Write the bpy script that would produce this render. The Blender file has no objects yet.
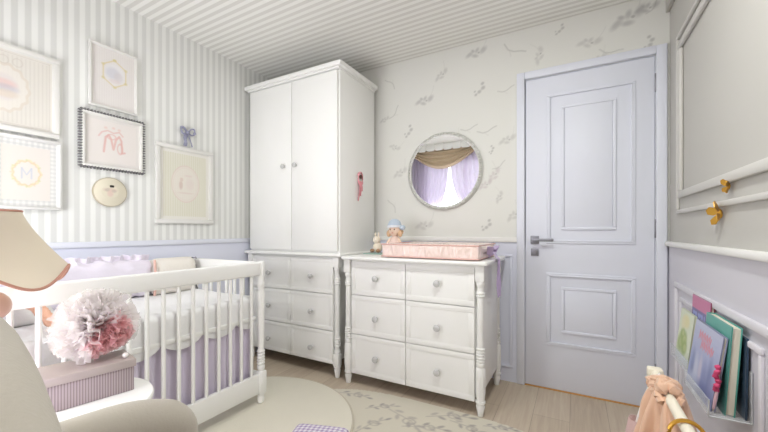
import bpy, bmesh, math, random
import numpy as np
from mathutils import Vector, Matrix, noise
R = math.radians
PI = math.pi
SC = bpy.context.scene
COL = SC.collection
random.seed(4)

# ------------------------------------------------------------------ camera, world, lights, exposure
cam_d = bpy.data.cameras.new('camera')
cam = bpy.data.objects.new('camera', cam_d)
COL.objects.link(cam)
cam.location = (0, 0, 1.065)
cam.rotation_euler = (R(90), 0, R(28.9))
cam_d.sensor_width = 36
cam_d.lens = 346 / 768 * 36
cam_d.shift_y = 15 / 768
cam_d.clip_start = 0.01
SC.camera = cam

w = bpy.data.worlds.new('sky')
SC.world = w
w.use_nodes = True
w.node_tree.nodes['Background'].inputs[0].default_value = (0.95, 1, 0.97, 1)
w.node_tree.nodes['Background'].inputs[1].default_value = 2.9

def area(name, loc, rot, sx, sy, power, color=(1, 1, 1)):
    d = bpy.data.lights.new(name, 'AREA')
    d.shape = 'RECTANGLE'; d.size = sx; d.size_y = sy; d.energy = power; d.color = color
    o = bpy.data.objects.new(name, d); COL.objects.link(o)
    o.location = loc; o.rotation_euler = rot
    return o
# daylight coming through the window behind the camera
area('window_daylight', (-1.50, -0.37, 0.82), (R(-90), 0, R(180)), 1.35, 1.3, 56, (0.955, 1.0, 0.962))

SC.view_settings.view_transform = 'Standard'
SC.view_settings.look = 'None'
SC.view_settings.gamma = 1
SC.view_settings.use_curve_mapping = False
SC.view_settings.exposure = -0.21

# ------------------------------------------------------------------ helpers
def lin(c):
    return tuple(((v / 12.92) if v <= 0.04045 else ((v + 0.055) / 1.055) ** 2.4) for v in c)
def rgb(r, g, b): return lin((r / 255, g / 255, b / 255))

MATS = {}
def mat(name, color, rough=0.5, metal=0.0, bump=0.0, bscale=60, var=0.0, vscale=8, spec=0.4, sheen=0.0, trans=0.0, alpha=1.0, emit=0.0, coat=0.0, ior=1.45):
    if name in MATS: return MATS[name]
    m = bpy.data.materials.new(name); m.use_nodes = True
    nt = m.node_tree; b = nt.nodes['Principled BSDF']
    b.inputs['Base Color'].default_value = (*color, 1)
    b.inputs['Roughness'].default_value = rough
    b.inputs['Metallic'].default_value = metal
    b.inputs['Specular IOR Level'].default_value = spec
    b.inputs['IOR'].default_value = ior
    b.inputs['Sheen Weight'].default_value = sheen
    b.inputs['Transmission Weight'].default_value = trans
    b.inputs['Alpha'].default_value = alpha
    b.inputs['Coat Weight'].default_value = coat
    if emit:
        b.inputs['Emission Color'].default_value = (*color, 1)
        b.inputs['Emission Strength'].default_value = emit
    tc = nt.nodes.new('ShaderNodeTexCoord')
    nz = nt.nodes.new('ShaderNodeTexNoise'); nz.inputs['Scale'].default_value = vscale
    nz.inputs['Detail'].default_value = 4
    nt.links.new(tc.outputs['Object'], nz.inputs['Vector'])
    if var:
        mx = nt.nodes.new('ShaderNodeMix'); mx.data_type = 'RGBA'
        mx.inputs[6].default_value = (*[max(0, c * (1 - var)) for c in color], 1)
        mx.inputs[7].default_value = (*[min(1, c * (1 + var * 0.6)) for c in color], 1)
        nt.links.new(nz.outputs['Fac'], mx.inputs[0]); nt.links.new(mx.outputs[2], b.inputs['Base Color'])
    if bump:
        n2 = nt.nodes.new('ShaderNodeTexNoise'); n2.inputs['Scale'].default_value = bscale; n2.inputs['Detail'].default_value = 3
        nt.links.new(tc.outputs['Object'], n2.inputs['Vector'])
        bp = nt.nodes.new('ShaderNodeBump'); bp.inputs['Strength'].default_value = bump; bp.inputs['Distance'].default_value = 0.01
        nt.links.new(n2.outputs['Fac'], bp.inputs['Height']); nt.links.new(bp.outputs['Normal'], b.inputs['Normal'])
    MATS[name] = m
    return m

def attr_mat(name, rough=0.7, bump=0.0, bscale=200, spec=0.3):
    if name in MATS: return MATS[name]
    m = mat(name, (1, 1, 1), rough, bump=bump, bscale=bscale, spec=spec)
    nt = m.node_tree
    a = nt.nodes.new('ShaderNodeAttribute'); a.attribute_name = 'pattern'
    nt.links.new(a.outputs['Color'], nt.nodes['Principled BSDF'].inputs['Base Color'])
    return m

def stripe_mat(name, axis, period, phase, ca, cb, duty=0.5, soft=0.06, rough=0.75):
    m = mat(name, ca, rough); nt = m.node_tree
    g = nt.nodes.new('ShaderNodeNewGeometry'); s = nt.nodes.new('ShaderNodeSeparateXYZ')
    nt.links.new(g.outputs['Position'], s.inputs[0])
    def M(op, a, b=None):
        n = nt.nodes.new('ShaderNodeMath'); n.operation = op
        for i, v in enumerate((a, b)):
            if v is None: continue
            if isinstance(v, (int, float)): n.inputs[i].default_value = v
            else: nt.links.new(v, n.inputs[i])
        return n.outputs[0]
    x = M('DIVIDE', M('SUBTRACT', s.outputs['XYZ'.index(axis)], phase), period)
    f = M('ABSOLUTE', M('SUBTRACT', M('FRACT', M('ADD', x, 100.5)), 0.5))     # 0 at stripe centre
    r = nt.nodes.new('ShaderNodeMapRange'); r.interpolation_type = 'SMOOTHSTEP'
    nt.links.new(f, r.inputs[0]); r.inputs[1].default_value = duty / 2 - soft; r.inputs[2].default_value = duty / 2 + soft
    mx = nt.nodes.new('ShaderNodeMix'); mx.data_type = 'RGBA'
    mx.inputs[6].default_value = (*cb, 1); mx.inputs[7].default_value = (*ca, 1)
    nt.links.new(r.outputs[0], mx.inputs[0])
    nt.links.new(mx.outputs[2], nt.nodes['Principled BSDF'].inputs['Base Color'])
    return m

class MB:
    """collects shapes into one mesh"""
    def __init__(s): s.bm = bmesh.new()
    def box(s, x0, x1, y0, y1, z0, z1, bev=0.0, seg=2, M=None):
        b = bmesh.new(); bmesh.ops.create_cube(b, size=1)
        for v in b.verts:
            v.co = Vector(((x0 + x1) / 2 + v.co.x * (x1 - x0), (y0 + y1) / 2 + v.co.y * (y1 - y0), (z0 + z1) / 2 + v.co.z * (z1 - z0)))
        if bev:
            bmesh.ops.bevel(b, geom=list(b.edges), offset=min(bev, 0.49 * min(abs(x1 - x0), abs(y1 - y0), abs(z1 - z0))), segments=seg, affect='EDGES', profile=0.5)
        return s._join(b, M)
    def _join(s, b, M=None):
        if M is not None: bmesh.ops.transform(b, matrix=M, verts=b.verts)
        bmesh.ops.recalc_face_normals(b, faces=b.faces)
        me = bpy.data.meshes.new('t'); b.to_mesh(me); b.free(); s.bm.from_mesh(me); bpy.data.meshes.remove(me)
        return s
    def soft(s, c, size, r, n=10, puff=0.0, M=None, fn=None):
        """rounded cushion-like box: c centre, size full extents, r corner radius"""
        b = bmesh.new(); bmesh.ops.create_cube(b, size=2)
        bmesh.ops.subdivide_edges(b, edges=list(b.edges), cuts=n, use_grid_fill=True)
        h = [d / 2 for d in size]
        for v in b.verts:
            u = v.co.copy()
            u = Vector([math.copysign(abs(t) ** 0.85, t) for t in u])
            p = Vector([u[i] * h[i] for i in range(3)])
            rr = [min(r, hh) for hh in h]
            q = Vector([max(-(h[i] - rr[i]), min(h[i] - rr[i], p[i])) for i in range(3)])
            d = Vector([(p[i] - q[i]) / rr[i] for i in range(3)])
            if d.length > 1e-9: d = d.normalized()
            p = q + Vector([d[i] * rr[i] for i in range(3)])
            if puff:
                k = min(range(3), key=lambda i: size[i]); o = [i for i in range(3) if i != k]
                p[k] *= 1 - puff * (1 - (1 - (p[o[0]] / h[o[0]]) ** 4) * (1 - (p[o[1]] / h[o[1]]) ** 4))
            if fn: p = fn(p)
            v.co = p + Vector(c)
        return s._join(b, M)
    def lathe(s, prof, c=(0, 0, 0), n=20, M=None, fn=None):
        b = bmesh.new(); rings = []
        for (r, z) in prof:
            ring = []
            for k in range(n):
                a = 2 * PI * k / n; rr = r * (fn(a, z) if fn else 1)
                ring.append(b.verts.new((c[0] + rr * math.cos(a), c[1] + rr * math.sin(a), c[2] + z)))
            rings.append(ring)
        for i in range(len(rings) - 1):
            for k in range(n): b.faces.new((rings[i][k], rings[i][(k + 1) % n], rings[i + 1][(k + 1) % n], rings[i + 1][k]))
        if prof[0][0] > 1e-5 and prof[0] != prof[-1]: b.faces.new(rings[0][::-1])
        if prof[-1][0] > 1e-5 and prof[0] != prof[-1]: b.faces.new(rings[-1])
        bmesh.ops.remove_doubles(b, verts=b.verts, dist=1e-6)
        return s._join(b, M)
    def sphere(s, c, r, sc=(1, 1, 1), n=16, M=None):
        b = bmesh.new(); bmesh.ops.create_uvsphere(b, u_segments=n, v_segments=max(6, n * 2 // 3), radius=r)
        for v in b.verts: v.co = Vector((v.co.x * sc[0], v.co.y * sc[1], v.co.z * sc[2])) + Vector(c)
        return s._join(b, M)
    def tube(s, pts, r, n=8, closed=False, flat=None, M=None):
        b = bmesh.new(); pts = [Vector(p) for p in pts]; N = len(pts); rings = []
        up = Vector((0.13, 0.21, 0.97))
        for i, p in enumerate(pts):
            t = (pts[(i + 1) % N] - pts[i - 1]) if closed else (pts[min(i + 1, N - 1)] - pts[max(i - 1, 0)])
            t.normalize(); a = t.cross(up)
            if a.length < 1e-3: a = t.cross(Vector((1, 0, 0)))
            a.normalize(); bb = t.cross(a)
            rr = r[i] if isinstance(r, (list, tuple)) else r
            fl = flat if flat else 1
            rings.append([b.verts.new(p + a * (rr * math.cos(2 * PI * k / n)) + bb * (rr * fl * math.sin(2 * PI * k / n))) for k in range(n)])
        for i in range(N if closed else N - 1):
            A = rings[i]; B = rings[(i + 1) % N]
            for k in range(n): b.faces.new((A[k], A[(k + 1) % n], B[(k + 1) % n], B[k]))
        if not closed: b.faces.new(rings[0][::-1]); b.faces.new(rings[-1])
        return s._join(b, M)
    def prism(s, poly, z0, z1, bev=0.0, M=None):
        """poly (x,y) extruded along z"""
        b = bmesh.new(); lo = [b.verts.new((p[0], p[1], z0)) for p in poly]; hi = [b.verts.new((p[0], p[1], z1)) for p in poly]
        b.faces.new(lo[::-1]); b.faces.new(hi)
        for i in range(len(poly)): b.faces.new((lo[i], lo[(i + 1) % len(poly)], hi[(i + 1) % len(poly)], hi[i]))
        if bev: bmesh.ops.bevel(b, geom=list(b.edges), offset=bev, segments=2, affect='EDGES', profile=0.5)
        return s._join(b, M)
    def sheet(s, fn, nu, nv, thick=0.0, closed_u=False):
        """surface from fn(u,v) -> point, u,v in 0..1; thick gives it a real thickness"""
        b = bmesh.new()
        g = [[b.verts.new(fn(i / (nu if closed_u else nu - 1), j / (nv - 1))) for j in range(nv)] for i in range(nu)]
        for i in range(nu if closed_u else nu - 1):
            for j in range(nv - 1):
                b.faces.new((g[i][j], g[(i + 1) % nu][j], g[(i + 1) % nu][j + 1], g[i][j + 1]))
        if thick:
            b.normal_update()
            bmesh.ops.solidify(b, geom=list(b.faces), thickness=thick)
        return s._join(b)
    def frame(s, u0, u1, v0, v1, wd, d0, d1, plane, bev=0.003):
        """rectangular moulding; plane(u,v,d) -> world point; four bevelled bars in ONE shape"""
        for (a0, a1, b0, b1) in ((u0, u1, v1 - wd, v1), (u0, u1, v0, v0 + wd), (u0, u0 + wd, v0 + wd, v1 - wd), (u1 - wd, u1, v0 + wd, v1 - wd)):
            p = plane(a0, b0, d0); q = plane(a1, b1, d1)
            s.box(min(p[0], q[0]), max(p[0], q[0]), min(p[1], q[1]), max(p[1], q[1]), min(p[2], q[2]), max(p[2], q[2]), bev)
        return s
ORG = {}
def obj(name, mb, m, parent=None, smooth=40, local=False):
    me = bpy.data.meshes.new(name)
    org = Vector(ORG.get(parent.name, (0, 0, 0))) if parent is not None else Vector((0, 0, 0))
    if not local and org.length: bmesh.ops.translate(mb.bm, vec=-org, verts=mb.bm.verts)
    mb.bm.to_mesh(me); mb.bm.free()
    if smooth:
        me.shade_smooth(); me.set_sharp_from_angle(angle=R(smooth))
    me.materials.append(m)
    o = bpy.data.objects.new(name, me); COL.objects.link(o)
    if parent is not None: o.parent = parent
    ORG[o.name] = tuple(org) if not local else (0, 0, 0)
    return o
def thing(name, label, cat, loc=(0, 0, 0), group=None, rz=0.0):
    o = bpy.data.objects.new(name, None); COL.objects.link(o); o.empty_display_size = 0.1
    o.location = loc; o.rotation_euler = (0, 0, rz); ORG[o.name] = tuple(loc)
    o['label'] = label; o['category'] = cat
    if group: o['group'] = group
    return o
def tag(o, label, cat, group=None, kind=None):
    o['label'] = label; o['category'] = cat
    if group: o['group'] = group
    if kind: o['kind'] = kind
    return o
def struct(name, mb, m, parent=None, smooth=40, label=None, cat=None):
    o = obj(name, mb, m, parent, smooth)
    if parent is None:
        o['kind'] = 'structure'
        if label: o['label'] = label; o['category'] = cat
    return o

class Paint:
    """pattern of a printed surface: array of colours over w x h metres"""
    def __init__(s, w, h, res, base):
        s.w, s.h = w, h; s.nx = int(w / res) + 1; s.ny = int(h / res) + 1
        s.X, s.Y = np.meshgrid(np.linspace(0, w, s.nx), np.linspace(0, h, s.ny)); s.res = res; s.k = 1.0
        s.C = np.ones((s.ny, s.nx, 3)) * np.array(rgb(*base))
    def put(s, a, col):
        s.C = s.C * (1 - a[..., None]) + np.array(rgb(*col)) * a[..., None]; return s
    def edge(s, d, soft=None):
        k = soft or s.res; return np.clip(0.5 - d / k, 0, 1)
    def blob(s, x, y, rx, ry, ang, col, al=1.0, soft=0.6):
        c, q = math.cos(ang), math.sin(ang); dx, dy = s.X - x, s.Y - y
        d = np.sqrt(((dx * c + dy * q) / rx) ** 2 + ((-dx * q + dy * c) / ry) ** 2)
        return s.put(np.clip((1 + soft / 2 - d) / soft, 0, 1) * al * s.k, col)
    def ring(s, x, y, rx, ry, wd, col, al=1.0, n=0, amp=0.0):
        dx, dy = (s.X - x) / rx, (s.Y - y) / ry; r = np.sqrt(dx * dx + dy * dy); t = np.arctan2(dy, dx)
        return s.put(s.edge(np.abs(r - 1 - amp * np.cos(n * t)) * min(rx, ry) - wd / 2) * al * s.k, col)
    def stroke(s, pts, wd, col, al=1.0):
        a = np.zeros_like(s.X)
        for (x0, y0), (x1, y1) in zip(pts[:-1], pts[1:]):
            L = (x1 - x0) ** 2 + (y1 - y0) ** 2 + 1e-12
            t = np.clip(((s.X - x0) * (x1 - x0) + (s.Y - y0) * (y1 - y0)) / L, 0, 1)
            d = np.hypot(s.X - x0 - t * (x1 - x0), s.Y - y0 - t * (y1 - y0))
            a = np.maximum(a, s.edge(d - wd / 2))
        return s.put(a * al * s.k, col)
    def rect(s, x0, x1, y0, y1, col, al=1.0):
        d = np.maximum(np.maximum(x0 - s.X, s.X - x1), np.maximum(y0 - s.Y, s.Y - y1)); return s.put(s.edge(d) * al, col)
    def stripes(s, per, col, al=1.0, duty=0.5, ph=0.0, axis=0, box=None):
        T = s.X if axis == 0 else s.Y
        f = np.abs(((T - ph) / per) % 1 - 0.5); a = np.clip(((duty / 2) - f) * per / s.res + 0.5, 0, 1)
        if box: a = a * ((s.X > box[0]) & (s.X < box[1]) & (s.Y > box[2]) & (s.Y < box[3]))
        return s.put(a * al, col)
    def mesh(s, name, plane, m, parent=None, keep=None, thick=None, extra=None):
        """plane(u, v) -> world point; keep(X, Y) -> mask of kept faces; thick: Vector of the back face offset"""
        org = np.array(ORG.get(parent.name, (0, 0, 0))) if parent is not None else np.zeros(3)
        P = np.array([plane(u, v) for u, v in zip(s.X.ravel(), s.Y.ravel())]) - org
        idx = np.arange(s.nx * s.ny).reshape(s.ny, s.nx)
        q = np.stack([idx[:-1, :-1], idx[:-1, 1:], idx[1:, 1:], idx[1:, :-1]], -1)
        if keep is not None:
            cx = (s.X[:-1, :-1] + s.X[1:, 1:]) / 2; cy = (s.Y[:-1, :-1] + s.Y[1:, 1:]) / 2
            q = q[keep(cx, cy)]
        q = q.reshape(-1, 4); cols = s.C.reshape(-1, 3); faces = q
        if thick is not None:
            n = len(P); P = np.vstack([P, P + np.array(thick)]); cols = np.vstack([cols, cols])
            cnt = {}
            E = np.concatenate([q[:, [0, 1]], q[:, [1, 2]], q[:, [2, 3]], q[:, [3, 0]]])
            key = np.sort(E, 1); _, inv, c = np.unique(key[:, 0].astype(np.int64) * 10**7 + key[:, 1], return_inverse=True, return_counts=True)
            B = E[c[inv] == 1]
            side = np.stack([B[:, 1], B[:, 0], B[:, 0] + n, B[:, 1] + n], 1)
            faces = np.vstack([q, q[:, ::-1] + n, side])
        me = bpy.data.meshes.new(name)
        used = np.unique(faces); remap = -np.ones(len(P), int); remap[used] = np.arange(len(used))
        me.from_pydata(P[used].tolist(), [], remap[faces].tolist())
        at = me.color_attributes.new('pattern', 'FLOAT_COLOR', 'POINT')
        c4 = np.ones((len(used), 4), np.float32); c4[:, :3] = cols[used]
        at.data.foreach_set('color', c4.ravel())
        me.materials.append(m)
        o = bpy.data.objects.new(name, me); COL.objects.link(o)
        if parent is not None: o.parent = parent
        ORG[o.name] = tuple(org)
        return o

# ------------------------------------------------------------------ colours
WHITE = mat('white_lacquer', rgb(247, 246, 244), 0.35, spec=0.4, var=0.01)
LAV = mat('lavender_paint', rgb(232, 234, 249), 0.5, spec=0.3, var=0.012, vscale=3)
LAVDOOR = mat('lavender_door_paint', rgb(230, 232, 243), 0.42, spec=0.35, var=0.01, vscale=3)
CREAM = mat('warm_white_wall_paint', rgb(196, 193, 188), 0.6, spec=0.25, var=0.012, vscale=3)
TRIMW = mat('white_trim_paint', rgb(241, 239, 236), 0.45)
STEEL = mat('brushed_steel', rgb(150, 150, 158), 0.4, 0.7)
KNOB = mat('grey_white_porcelain', rgb(205, 204, 204), 0.25, coat=0.3)
GOLD = mat('gold_metal', rgb(214, 164, 72), 0.32, 0.8, bump=0.2, bscale=40)
DARK = mat('dark_grey_ribbon', rgb(96, 96, 112), 0.6)
XL, XR, YB, YF, H = -2.475, 0.485, 2.58, -0.38, 2.47

# ------------------------------------------------------------------ floor, ceiling, walls
wood = mat('light_wood_planks', rgb(186, 167, 146), 0.5, spec=0.3)
nt = wood.node_tree
tc = nt.nodes.new('ShaderNodeNewGeometry')
mp = nt.nodes.new('ShaderNodeMapping'); mp.inputs['Rotation'].default_value = (0, 0, R(90)); mp.inputs['Location'].default_value = (0.31, 0.215, 0)
nt.links.new(tc.outputs['Position'], mp.inputs[0])
br = nt.nodes.new('ShaderNodeTexBrick'); br.inputs['Scale'].default_value = 1
br.inputs['Brick Width'].default_value = 1.25; br.inputs['Row Height'].default_value = 0.19
br.inputs['Mortar Size'].default_value = 0.0015; br.inputs['Mortar Smooth'].default_value = 0.3
br.inputs['Color1'].default_value = (*rgb(205, 189, 170), 1); br.inputs['Color2'].default_value = (*rgb(195, 178, 159), 1)
br.inputs['Mortar'].default_value = (*rgb(165, 148, 130), 1)
nt.links.new(mp.outputs[0], br.inputs['Vector'])
mp2 = nt.nodes.new('ShaderNodeMapping'); mp2.inputs['Scale'].default_value = (26, 1.6, 1)
nt.links.new(tc.outputs['Position'], mp2.inputs[0])
gr = nt.nodes.new('ShaderNodeTexNoise'); gr.inputs['Scale'].default_value = 2.2; gr.inputs['Detail'].default_value = 6; gr.inputs['Distortion'].default_value = 0.6
nt.links.new(mp2.outputs[0], gr.inputs['Vector'])
ov = nt.nodes.new('ShaderNodeMix'); ov.data_type = 'RGBA'; ov.blend_type = 'OVERLAY'; ov.inputs[0].default_value = 0.35
nt.links.new(br.outputs['Color'], ov.inputs[6]); nt.links.new(gr.outputs['Color'], ov.inputs[7])
hs = nt.nodes.new('ShaderNodeRGBToBW'); nt.links.new(gr.outputs['Color'], hs.inputs[0]); nt.links.new(hs.outputs[0], ov.inputs[7])
nt.links.new(ov.outputs[2], nt.nodes['Principled BSDF'].inputs['Base Color'])
struct('floor', MB().box(XL - .1, XR + .1, YF - .1, YB + .35, -0.1, 0), wood)

SA, SB = rgb(229, 228, 225), rgb(208, 207, 204)
struct('ceiling', MB().box(XL - .1, XR + .1, YF - .1, YB + .1, H, H + .1), stripe_mat('striped_ceiling_paper', 'Y', 0.05, 0.577, rgb(242, 241, 237), rgb(221, 219, 214)))
struct('wall_left', MB().box(XL - .1, XL, YF - .1, YB + .1, 0, H), stripe_mat('striped_wall_paper', 'Y', 0.05, 0.577, rgb(240, 240, 237), rgb(223, 223, 220)))
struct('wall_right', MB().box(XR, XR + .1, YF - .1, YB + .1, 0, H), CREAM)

# window wall behind the camera, with an opening
WX0, WX1, WZ0, WZ1 = -2.25, -0.85, 0.12, 2.25
m_ = MB()
m_.box(XL, WX0, YF - .1, YF, 0, H); m_.box(WX1, XR, YF - .1, YF, 0, H)
m_.box(WX0, WX1, YF - .1, YF, 0, WZ0); m_.box(WX0, WX1, YF - .1, YF, WZ1, H)
struct('wall_front', m_, CREAM)

# floral back wall: door opening from DX0 to DX1
DX0, DX1, DZ1 = -0.305, 0.42, 2.112
p = Paint(XR - XL, H - 0.97, 0.0055, (229, 228, 223))
G1, G2, G3 = (178, 176, 174), (196, 194, 190), (205, 196, 196)
def wp(u, v):                                   # a spot of the wall seen at a photo pixel, in wallpaper metres
    th = R(28.9); a = u - 384; d = (-math.sin(th) * 346 + math.cos(th) * a, math.cos(th) * 346 + math.sin(th) * a, 231 - v)
    t = YB / d[1]; return d[0] * t - XL, 1.065 + d[2] * t - 0.97
def sprig(u, v, s=1.0, ang=0.0, col=G1, kind=0):
    x, y = wp(u, v); c, q = math.cos(ang), math.sin(ang)
    def T(dx, dy): return x + s * (dx * c - dy * q), y + s * (dx * q + dy * c)
    if kind == 0:                               # flower cluster of soft petals with a stem
        for dx, dy, rx, ry, a in ((-.055, 0, .03, .014, .5), (-.015, -.018, .024, .012, -.3), (.0, .02, .02, .012, 1), (.045, .012, .028, .018, .7), (-.03, .022, .014, .009, -.6)):
            p.blob(*T(dx, dy), rx * s, ry * s, a + ang, col, 0.6, 1.0)
        p.blob(*T(.012, 0), .008 * s, .007 * s, 0, (158, 155, 152), 0.6)
        p.stroke([T(.04, .02), T(.065, .07), T(.075, .11)], .004 * s, G2, 0.4)
    elif kind == 1:                             # thin curved twig
        p.stroke([T(-.07, -.015), T(-.03, -.022), T(.0, -.01), T(.03, .018), T(.05, .03)], .006 * s, (164, 162, 158), 0.5)
        p.stroke([T(-.02, -.02), T(.01, -.035)], .004 * s, G2, 0.4)
    else:                                       # buds
        for dx, dy, r in ((-.03, -.03, .011), (-.005, -.012, .015), (.022, .012, .016), (.018, .045, .013), (-.038, -.005, .008)):
            p.blob(*T(dx, dy), r * s, r * .8 * s, .6, (168, 166, 163), 0.6, 0.8)
for a in ((477, 53, 1, 0), (425, 101, 1, 0), (442, 75, .8, .5, G2), (630, 18, 1.3, .3), (590, 43, .9, -.2, G2), (495, 175, .8, .8, G3), (401, 173, .9, .3, G2), (425, 226, 1, .0, G2), (500, 197, .6, 1, G2), (648, 8, .8, 0), (508, 140, .8, .2, G2),
          (486, 185, .7, .4, G3), (395, 148, .7, -.5, G2), (385, 120, .6, .2, G2), (455, 140, .7, .3, G2), (598, 60, .7, .2, G2), (540, 55, .8, 1.2, G2), (515, 215, .8, .6, G2)): sprig(*a)
for a in ((395, 112, 1, .5), (390, 83, 1, 2.0), (515, 50, 1.3, -.9), (507, 89, .9, -.15), (392, 205, 1, 1.8), (488, 130, 1.1, -.2), (470, 128, 1, -.2), (612, 51, 1, -.6), (500, 165, .8, .2), (654, 5, .8, .6)): sprig(*a, kind=1)
for a in ((480, 90, 1, 0), (409, 132, 1, .2), (487, 226, .9, 0), (650, 43, .8, .5), (492, 150, .6, .5), (420, 160, .6, 0), (560, 30, .7, 0)): sprig(*a, kind=2)
wallp = attr_mat('floral_wall_paper', 0.7)
m_ = MB(); m_.box(XL - .1, DX0, YB + .002, YB + .12, 0, H); m_.box(DX1, XR + .1, YB + .002, YB + .12, 0, H); m_.box(DX0, DX1, YB + .002, YB + .12, DZ1, H)
wb = struct('wall_back', m_, LAV)
wpaper = p.mesh('wall_paper', lambda u, v: (XL + u, YB, 0.97 + v), wallp, wb, keep=lambda X, Y: ~((X + XL > DX0 + .003) & (X + XL < DX1 - .003) & (Y + .97 < DZ1 - .003)), thick=(0, 0.002, 0))

# wainscot, rails and mouldings
tn = [0]
def trim(mb, m):
    tn[0] += 1; return struct('trim_%d' % tn[0], mb, m)
trim(MB().box(XL, XL + .008, YF, YB, 0, .972), LAV)                                   # left wainscot
trim(MB().box(XL, XL + .022, YF, YB, .968, 1.003, .006), LAVDOOR)                     # left chair rail
m_ = MB().box(XL + .008, DX0 - .05, YB - .008, YB, 0, .985)
m_.frame(-0.64, -0.385, .10, .90, .018, 0, .010, lambda u, v, d: (u, YB - .008 - d, v))
trim(m_, LAV)                                                                          # back wainscot
trim(MB().box(XL + .01, DX0 - .05, YB - .022, YB, .985, 1.022, .006), TRIMW)
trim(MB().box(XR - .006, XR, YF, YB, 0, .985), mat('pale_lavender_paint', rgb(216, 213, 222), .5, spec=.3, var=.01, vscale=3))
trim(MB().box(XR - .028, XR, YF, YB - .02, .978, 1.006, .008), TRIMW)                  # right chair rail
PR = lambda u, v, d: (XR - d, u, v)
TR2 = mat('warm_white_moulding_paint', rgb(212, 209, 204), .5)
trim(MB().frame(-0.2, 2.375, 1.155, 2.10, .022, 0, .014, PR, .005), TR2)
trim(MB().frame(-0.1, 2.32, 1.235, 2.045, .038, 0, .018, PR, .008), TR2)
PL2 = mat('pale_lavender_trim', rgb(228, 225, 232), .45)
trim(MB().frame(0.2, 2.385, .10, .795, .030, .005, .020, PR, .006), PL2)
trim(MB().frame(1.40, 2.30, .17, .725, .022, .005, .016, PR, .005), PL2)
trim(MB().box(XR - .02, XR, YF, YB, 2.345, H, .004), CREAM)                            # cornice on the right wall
trim(MB().box(XL + .008, XL + .022, YF, YB, 0, .09, .004), LAV)

# door
dr = bpy.data.objects.new('door_1', None); COL.objects.link(dr); dr.location = (0.06, YB, 0); ORG['door_1'] = (0.06, YB, 0); dr['kind'] = 'structure'
m_ = MB(); LX0, LX1, LZ0, LZ1 = DX0 + .006, DX1 - .006, 0.008, 2.104
m_.box(LX0, LX1, YB - .004, YB + .036, LZ0, LZ1, .002)
PB = lambda u, v, d: (u, YB - .004 - d, v)
for (a, b, c, d) in ((-0.168, 0.322, .982, 1.985), (-0.168, 0.322, .30, .785)):
    m_.frame(a, b, c, d, .016, -.001, .008, PB, .003)
    m_.frame(a + .013, b - .013, c + .013, d - .013, .010, -.001, .012, PB, .003)
    a2, b2, c2, d2 = a + .088, b - .098, c + .09, d - .09
    m_.frame(a2, b2, c2, d2, .018, -.001, .010, PB, .003)
    m_.box(a2 + .020, b2 - .020, YB - .009, YB, c2 + .016, d2 - .016, .003)
struct('leaf', m_, LAVDOOR, dr)
m_ = MB()
for x0, x1 in ((DX0 - .052, DX0), (DX1, DX1 + .052)): m_.box(x0, x1, YB - .020, YB, 0, DZ1 + .05, .005)
m_.box(DX0, DX1, YB - .020, YB, DZ1, DZ1 + .05, .005)
for x0, x1 in ((DX0, DX0 + .004), (DX1 - .004, DX1)): m_.box(x0, x1, YB, YB + .12, 0, DZ1)
m_.box(DX0, DX1, YB, YB + .12, DZ1 - .004, DZ1)
struct('frame', m_, LAVDOOR, dr)
struct('bottom_strip', MB().box(DX0, DX1, YB - .012, YB + .10, 0, .006, .002), mat('amber_strip', rgb(214, 160, 92), .4), dr)  # amber strip along the foot of the door
hz = lambda z: MB().box(LX1 - .001, LX1 + .011, YB - .012, YB - .003, z - .055, z + .055, .002)
for z in (1.945, 1.08, .22): struct('hinge', hz(z), STEEL, dr)
hx = LX0 + .058
h_ = MB().box(hx - .027, hx + .027, YB - .013, YB - .004, .978, 1.032, .003)
h_.lathe([(.009, 0), (.009, .045)], (0, 0, 0), 12, Matrix.Translation((hx, YB - .010, 1.005)) @ Matrix.Rotation(R(90), 4, 'X'))
h_.box(hx - .010, hx + .118, YB - .062, YB - .048, .996, 1.014, .005)
struct('handle', h_, STEEL, dr)
h_ = MB().box(hx - .025, hx + .025, YB - .011, YB - .004, .895, .945, .003)
h_.lathe([(.010, 0), (.010, .004)], (0, 0, 0), 12, Matrix.Translation((hx, YB - .011, .92)) @ Matrix.Rotation(R(90), 4, 'X'))
struct('lock_plate', h_, STEEL, dr)

# window
wn = bpy.data.objects.new('window_1', None); COL.objects.link(wn); wn.location = (-1.55, YF, WZ0); ORG['window_1'] = (-1.55, YF, WZ0); wn['kind'] = 'structure'
PW = lambda u, v, d: (u, YF - .06 + d, v)
m_ = MB().frame(WX0, WX1, WZ0, WZ1, .05, 0, .05, PW, .004)
m_.box(-1.58, -1.52, YF - .06, YF - .01, WZ0 + .05, WZ1 - .05, .004)
struct('frame', m_, TRIMW, wn)
struct('pane', MB().box(WX0 + .05, WX1 - .05, YF - .045, YF - .040, WZ0 + .05, WZ1 - .05), mat('clear_window_glass', (1, 1, 1), 0.0, trans=1.0, alpha=0.25, ior=1.1), wn)
struct('sill', MB().box(WX0 - .04, WX1 + .04, YF - .02, YF + .04, WZ0 - .03, WZ0, .005), TRIMW, wn)

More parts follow.
